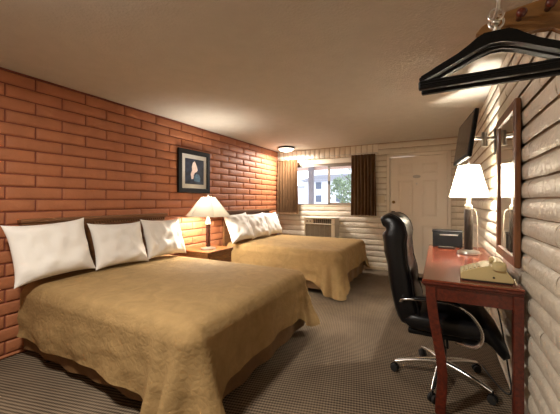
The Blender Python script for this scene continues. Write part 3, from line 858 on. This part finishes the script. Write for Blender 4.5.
def dense(sp, m=4):
    out = []
    P4 = [V((a[0], a[1], 0)) for a in sp]; Pl = spline(P4, m)
    for i in range(len(Pl)):
        f = i / m; j = min(int(f), len(sp) - 2); t_ = f - j
        out.append((Pl[i].x, Pl[i].y, *[sp[j][q] * (1 - t_) + sp[j + 1][q] * t_ for q in (2, 3, 4)]))
    return out
bm = NB(); add_loft(bm, back_loft(dense(sp))); back = obj('backrest', bm, M['leather'], ch, True, angle=70)
# tufted front cushions of the backrest
for k, (za, zb, th) in enumerate(((.50, .69, .045), (.69, .87, .04), (.87, 1.03, .04))):
    bm = NB(); rings = []
    for i in range(11):
        t_ = i / 10; z = za + (zb - za) * t_
        ds = dense(sp, 8); q = min(ds, key=lambda r_: abs(r_[1] - z) + (5 if r_[0] < -.38 else 0))
        p_ = math.sqrt(max(0.02, 1 - (2 * t_ - 1) ** 2))
        rings.append([V((q[0] + .088 + th * p_ * (max(0., math.cos(a)) ** .6) , (q[2] - .03) * math.copysign(abs(math.sin(a)) ** .6, math.sin(a)), z)) for a in [-PI / 2 + PI * j / 20 for j in range(21)]])
    add_loft(bm, rings, False, False); obj('cushion', bm, M['leather'], back, True)
for s_ in (-1, 1):
    pts = []
    for q in dense(sp, 3)[3:-4]:
        pts.append(V((q[0] + .04 + math.cos(q[4]) * q[3] * 1.2, s_ * (q[2] * .985), .43 + (q[1] - .43) * .95 + math.sin(q[4]) * q[3] * 1.2)))
    bm = NB(); add_tube(bm, pts, .006, 6); obj('piping', bm, M['leather'], back, True)
# seat
bm = NB(); rings = []
for i in range(21):
    t_ = i / 20; x = -.23 + .585 * t_
    drop = .115 * smooth01((t_ - .76) / .24) ** 1.3; hw = .268 - .022 * (2 * t_ - 1) ** 4
    th = .066 * (1 - .75 * max(0, (abs(2 * t_ - 1) - .86) / .14) ** 2)
    ring = []
    for k in range(28):
        a = 2 * PI * k / 28; c, s_ = sup(a, .5)
        puff = .018 * (1 - c * c) if s_ > 0 else 0
        ring.append(V((x, hw * c, .468 - drop + th * s_ + puff)))
    rings.append(ring)
add_loft(bm, rings); obj('seat', bm, M['leather'], ch, True, angle=70)
bm = NB(); add_box(bm, -.21, .22, -.225, .225, .375, .415, .015, 3); obj('seat_pan', bm, M['black_plastic'], ch)
bm = NB(); add_box(bm, -.11, .10, -.09, .09, .325, .376, .012); add_box(bm, .02, .035, -.28, .0, .345, .357, .004); obj('tilt_mechanism', bm, M['black_metal'], ch)
for s_ in (-1, 1):
    y = s_ * .285
    pts = spline([(-.245, s_ * .262, .60), (-.22, y, .625), (-.06, y, .638), (.06, y, .632), (.15, y, .585), (.205, y, .50), (.205, y, .43), (.165, s_ * .27, .385), (.08, s_ * .20, .37)], 7)
    bm = NB(); add_tube(bm, pts, .007, 8, flat=2.6, up=(0, 0, 1)); ar = obj('armrest', bm, M['chrome'], ch, True, label='chrome loop armrest')
    bm = NB(); add_tube(bm, [p + V((0, 0, .012)) for p in pts[9:25]], [.004] + [.011] * 14 + [.004], 10, flat=2.2, up=(0, 0, 1)); obj('arm_pad', bm, M['leather'], ar, True)
bm = NB(); add_lathe(bm, [(.028, .12), (.028, .24), (.018, .245), (.018, .33)], seg=20); obj('gas_column', bm, M['black_metal'], ch, True, angle=40)
ang0 = math.radians(-100)
bm = NB(); add_lathe(bm, [(.045, .085), (.052, .10), (.05, .13), (.034, .15)], seg=24); base = obj('base_hub', bm, M['chrome'], ch, True, angle=40)
for k in range(5):
    a = ang0 + 2 * PI * k / 5; dv = V((math.cos(a), math.sin(a), 0)); sd = V((-dv.y, dv.x, 0))
    bm = NB(); rings = []
    for i in range(9):
        t_ = i / 8; r_ = .035 + .285 * t_; z = .128 - .02 * t_ - .035 * t_ * t_; hw = .024 - .009 * t_; hh = .016 - .006 * t_
        rings.append([dv * r_ + sd * (hw * sup(q, .6)[0]) + V((0, 0, z + hh * sup(q, .6)[1])) for q in [2 * PI * j / 12 for j in range(12)]])
    add_loft(bm, rings); obj('base_leg', bm, M['chrome'], ch, True, angle=60)
    cpos = dv * .32
    bm = NB(); wdir = sd if k % 2 else (sd + dv * .5).normalized()
    for s_ in (-1, 1):
        cc = cpos + wdir * (.014 * s_) + V((0, 0, .027)); f1 = wdir.cross(V((0, 0, 1))); up_ = V((0, 0, 1))
        rings = [[cc + wdir * h + (f1 * math.cos(q) + up_ * math.sin(q)) * r_ for q in [2 * PI * j / 18 for j in range(18)]] for r_, h in ((.012, -.010), (.026, -.008), (.027, 0), (.026, .008), (.012, .010))]
        add_loft(bm, rings)
    ca = obj('caster', bm, M['rubber'], ch, True, angle=40)
    bm = NB(); cc = cpos + V((0, 0, .03)); rings = []
    for h, r_ in ((-.010, .024), (.010, .024)):
        rings.append([cc + wdir * h * .6 + (f1 * math.cos(q) + V((0, 0, 1)) * math.sin(q)) * (.031) for q in [PI * j / 10 for j in range(11)]])
    add_loft(bm, rings, True, True); add_tube(bm, [cc + V((0, 0, .02)), cc + V((0, 0, .048))], .007, 8); obj('caster_hood', bm, M['black_plastic'], ca)

# ------------------------------------------------------------------ power cord on the wall below the desk
bm = NB(); add_tube(bm, spline([(.405, 3.2, .66), (.402, 2.9, .52), (.400, 2.62, .40), (.400, 2.4, .22), (.398, 2.28, .13), (.392, 2.4, .04), (.35, 2.6, .008), (.30, 2.8, .008)], 8), .005, 8)
tag(obj('power_cord', bm, M['rubber'], None, True), 'black power cord hanging down the white wall under the desk', 'cord')

# ------------------------------------------------------------------ hanger rack and hangers, upper right
rk = thing('hanger_rack', 'brown wooden hanger rack with dark pegs projecting from the white wall', 'rack', (.26, 1.215, 1.86))
bm = NB()
pr_ = [(.118, 1.862), (.135, 1.895), (.15, 1.905), (.165, 1.93), (XR + .02, 1.975), (XR + .02, 1.82), (.345, 1.822), (.325, 1.838), (.295, 1.846), (.22, 1.836), (.165, 1.838), (.15, 1.852)]
pr_ = [(.112, 1.866), (.13, 1.888), (.155, 1.90), (.178, 1.916), (XR + .01, 1.955), (XR + .01, 1.79), (.36, 1.80), (.34, 1.815), (.315, 1.838), (.28, 1.842), (.22, 1.835), (.17, 1.838), (.14, 1.852)]
add_prism(bm, pr_, lambda p, t_: V((p[0], t_, p[1] - .012)), 1.20, 1.225); bmesh.ops.bevel(bm, geom=bm.edges[:], offset=.003, segments=1, affect='EDGES')
wpart('board', bm, M['rack_wood'], rk)
for x, z in ((.228, 1.872), (.298, 1.882)):
    bm = NB(); lathe_y(bm, [(.008, 0), (.007, .025), (.013, .03), (.014, .042), (.007, .048)], x, 1.20, z, 14); wpart('peg', bm, M['mahogany'], rk, True)
bm = NB(); add_tube(bm, [(.158, 1.205, 1.868), (.158, 1.085, 1.868)], .005, 10); add_tube(bm, [(.158, 1.085, 1.868), (.158, 1.080, 1.90)], .005, 10)
wpart('hook', bm, M['brushed'], rk, True)

def hanger(loc, label):
    t = thing('clothes_hanger', label, 'clothes hanger', loc, 'black wooden hangers on the rack')
    # outline of the shoulder piece (x, z), apex at the origin
    up = [(-.212, -.105), (-.208, -.092), (-.16, -.069), (-.10, -.04), (-.066, -.022), (-.046, -.006), (-.036, .008), (.036, .008), (.046, -.006), (.066, -.022), (.10, -.04), (.16, -.069), (.208, -.092), (.212, -.105)]
    lo = [(.20, -.105), (.155, -.09), (.10, -.064), (.055, -.042), (.016, -.026), (-.016, -.026), (-.055, -.042), (-.10, -.064), (-.155, -.09), (-.20, -.105)]
    bm = NB(); add_prism(bm, up + lo, lambda p, t_: V((p[0], t_, p[1])), -.014, .014); bmesh.ops.bevel(bm, geom=bm.edges[:], offset=.004, segments=2, affect='EDGES')
    obj('shoulder', bm, M['black_wood'], t, True, angle=40)
    bm = NB(); add_box(bm, -.213, .213, -.012, .012, -.134, -.106, .005, 2); add_box(bm, -.209, .209, -.0145, .0145, -.123, -.117, .002, 1); obj('trouser_bar', bm, M['black_wood'], t)
    # metal ring and stud
    bm = NB(); add_tube(bm, [(0, 0, .008), (0, 0, .032)], .0045, 8)
    lathe_b = [(.009, .03), (.012, .036), (.009, .042)]; add_lathe(bm, lathe_b, seg=14); obj('stud', bm, M['brushed'], t, True)
    bm = NB(); add_tube(bm, [V((.019 * math.cos(a), .004 * math.sin(a), .060 + .021 * math.sin(a))) for a in [2 * PI * k / 24 for k in range(24)]], .004, 8, closed=True)
    obj('ring', bm, M['chrome'], t, True)
    return t
h1 = hanger((.155, 1.105, 1.795), 'black wooden clothes hanger hanging in front, under the metal rings')
dup(h1, (.162, 1.148, 1.792), 'black wooden clothes hanger hanging just behind the front hanger', 'black wooden hangers on the rack')

# ------------------------------------------------------------------ outside the window
bm = NB(); add_box(bm, -40, 20, YF + .2, 70, -.25, -.15); struct(obj('ground', bm, M['snow']))
bm = NB(); add_box(bm, -9, 3, YF + .19, 7.6, 2.28, 2.44, .01); add_box(bm, -9, 3, 7.5, 7.62, 2.12, 2.44, .01)
tag(obj('porch_roof', bm, M['out_eave']), 'pinkish porch eave outside across the top of the window', 'porch roof')
bm = NB(); add_box(bm, -3.07, -2.93, 7.40, 7.50, -.15, 2.279, .01); tag(obj('porch_post', bm, M['out_post']), 'grey porch post outside the window', 'post')
hs = thing('neighbor_building', 'white two storey building with small dark windows seen through the window', 'building', (-12, 44, -.15))
bm = NB(); add_box(bm, -17.1, -4, 40, 50, -.15, 4.1); add_box(bm, -30, -17.1, 43, 50, -.15, 3.5); wpart('wall', bm, M['out_wall'], hs)
bm = NB(); add_box(bm, -17.6, -3.5, 39.3, 50.5, 4.1, 4.32, .02); add_prism(bm, [(-17.6, 4.32), (-3.5, 4.32), (-6, 5.0), (-15.5, 5.0)], lambda p, t_: V((p[0], t_, p[1])), 40, 50)
add_box(bm, -30, -17.2, 42.5, 50, 3.5, 3.62); wpart('roof', bm, M['out_roof'], hs)
for z in (1.15, 3.0):
    for x in (-15.0, -12.0, -9.0):
        box_part('window', M['out_win'], hs, x - .42, x + .42, 39.95, 40.02, z, z + .95)
tr = thing('leafy_tree', 'pale leafy tree outside the window against the sky', 'tree', (-2.9, 12.5, -.15))
bm = NB(); add_tube(bm, spline([(0, 0, 0), (.06, 0, .8), (-.05, .05, 1.5), (.05, 0, 2.3)], 5), .09, 8)
for k in range(9):
    a = k * 2.4; z = .9 + .14 * k; add_tube(bm, spline([(0, 0, z), (.5 * math.cos(a), .4 * math.sin(a), z + .35), (1.0 * math.cos(a), .8 * math.sin(a), z + .6)], 4), [.04, .038, .035, .03, .025, .02, .016, .012, .008], 6)
obj('trunk', bm, M['bark'], tr, True)
bm = NB(); rnd = random.Random(3)
for k in range(2600):
    while True:
        p = V((rnd.uniform(-1, 1), rnd.uniform(-1, 1), rnd.uniform(-1, 1)))
        if .35 < p.length < 1 and noise.noise(p * 2.2 + V((4, 1, 2))) > -.12: break
    c = V((p.x * 1.25, p.y * 1.0, 1.75 + p.z * 1.25)); a = V((rnd.gauss(0, 1), rnd.gauss(0, 1), rnd.gauss(0, 1))).normalized(); b = a.orthogonal().normalized(); s_ = rnd.uniform(.03, .06)
    bm.faces.new([bm.verts.new(c + a * s_ * 1.6), bm.verts.new(c + b * s_ * .6), bm.verts.new(c - a * s_ * 1.6), bm.verts.new(c - b * s_ * .6)])
obj('leaves', bm, M['leaf'], tr)

# ------------------------------------------------------------------ lights
def point(name, loc, power, col, rad):
    l = bpy.data.lights.new(name, 'POINT'); l.energy = power; l.color = col; l.shadow_soft_size = rad
    o = bpy.data.objects.new(name, l); COL.objects.link(o); o.location = loc; return o
LC = (1., .935, .84)
point('nightstand_lamp_light', (L1[0], L1[1], L1[2] + .535), 64, LC, .065)
point('desk_lamp_light', (L2[0], L2[1], L2[2] + .655), 58, LC, .03)
def disc(name, loc, power, col, size):
    l = bpy.data.lights.new(name, 'AREA'); l.shape = 'DISK'; l.size = size; l.energy = power; l.color = col
    o = bpy.data.objects.new(name, l); COL.objects.link(o); o.location = loc; return o
point('ceiling_lamp_light', (-2.70, 5.36, HC - .17), 3, LC, .08)
disc('ceiling_lamp_disc', (-2.70, 5.36, HC - .095), 50, LC, .24)
point('added_fill_light', (-1.4, .30, HC - .17), 6, LC, .12)  # added fill light under the made-up ceiling fixture
disc('added_fill_disc', (-1.4, .30, HC - .095), 45, LC, .24)  # downward fill of the same added fixture
wd_ = bpy.data.worlds.new('sky'); S.world = wd_; wd_.use_nodes = True
bg = wd_.node_tree.nodes['Background']; bg.inputs['Color'].default_value = (.86, .92, 1., 1); bg.inputs['Strength'].default_value = 2.4

# ------------------------------------------------------------------ camera
cam = bpy.data.cameras.new('camera'); cam.sensor_width = 36; cam.lens = 36 * 298 / 560; cam.clip_start = .02; cam.shift_y = -6 / 560
co = bpy.data.objects.new('camera', cam); COL.objects.link(co); co.location = (0, 0, 1.29)
co.rotation_euler = (PI / 2, 0, math.atan(158 / 298)); S.camera = co
vs = S.view_settings; vs.view_transform = 'Standard'; vs.look = 'None'; vs.exposure = .5; vs.gamma = 1.; vs.use_curve_mapping = False
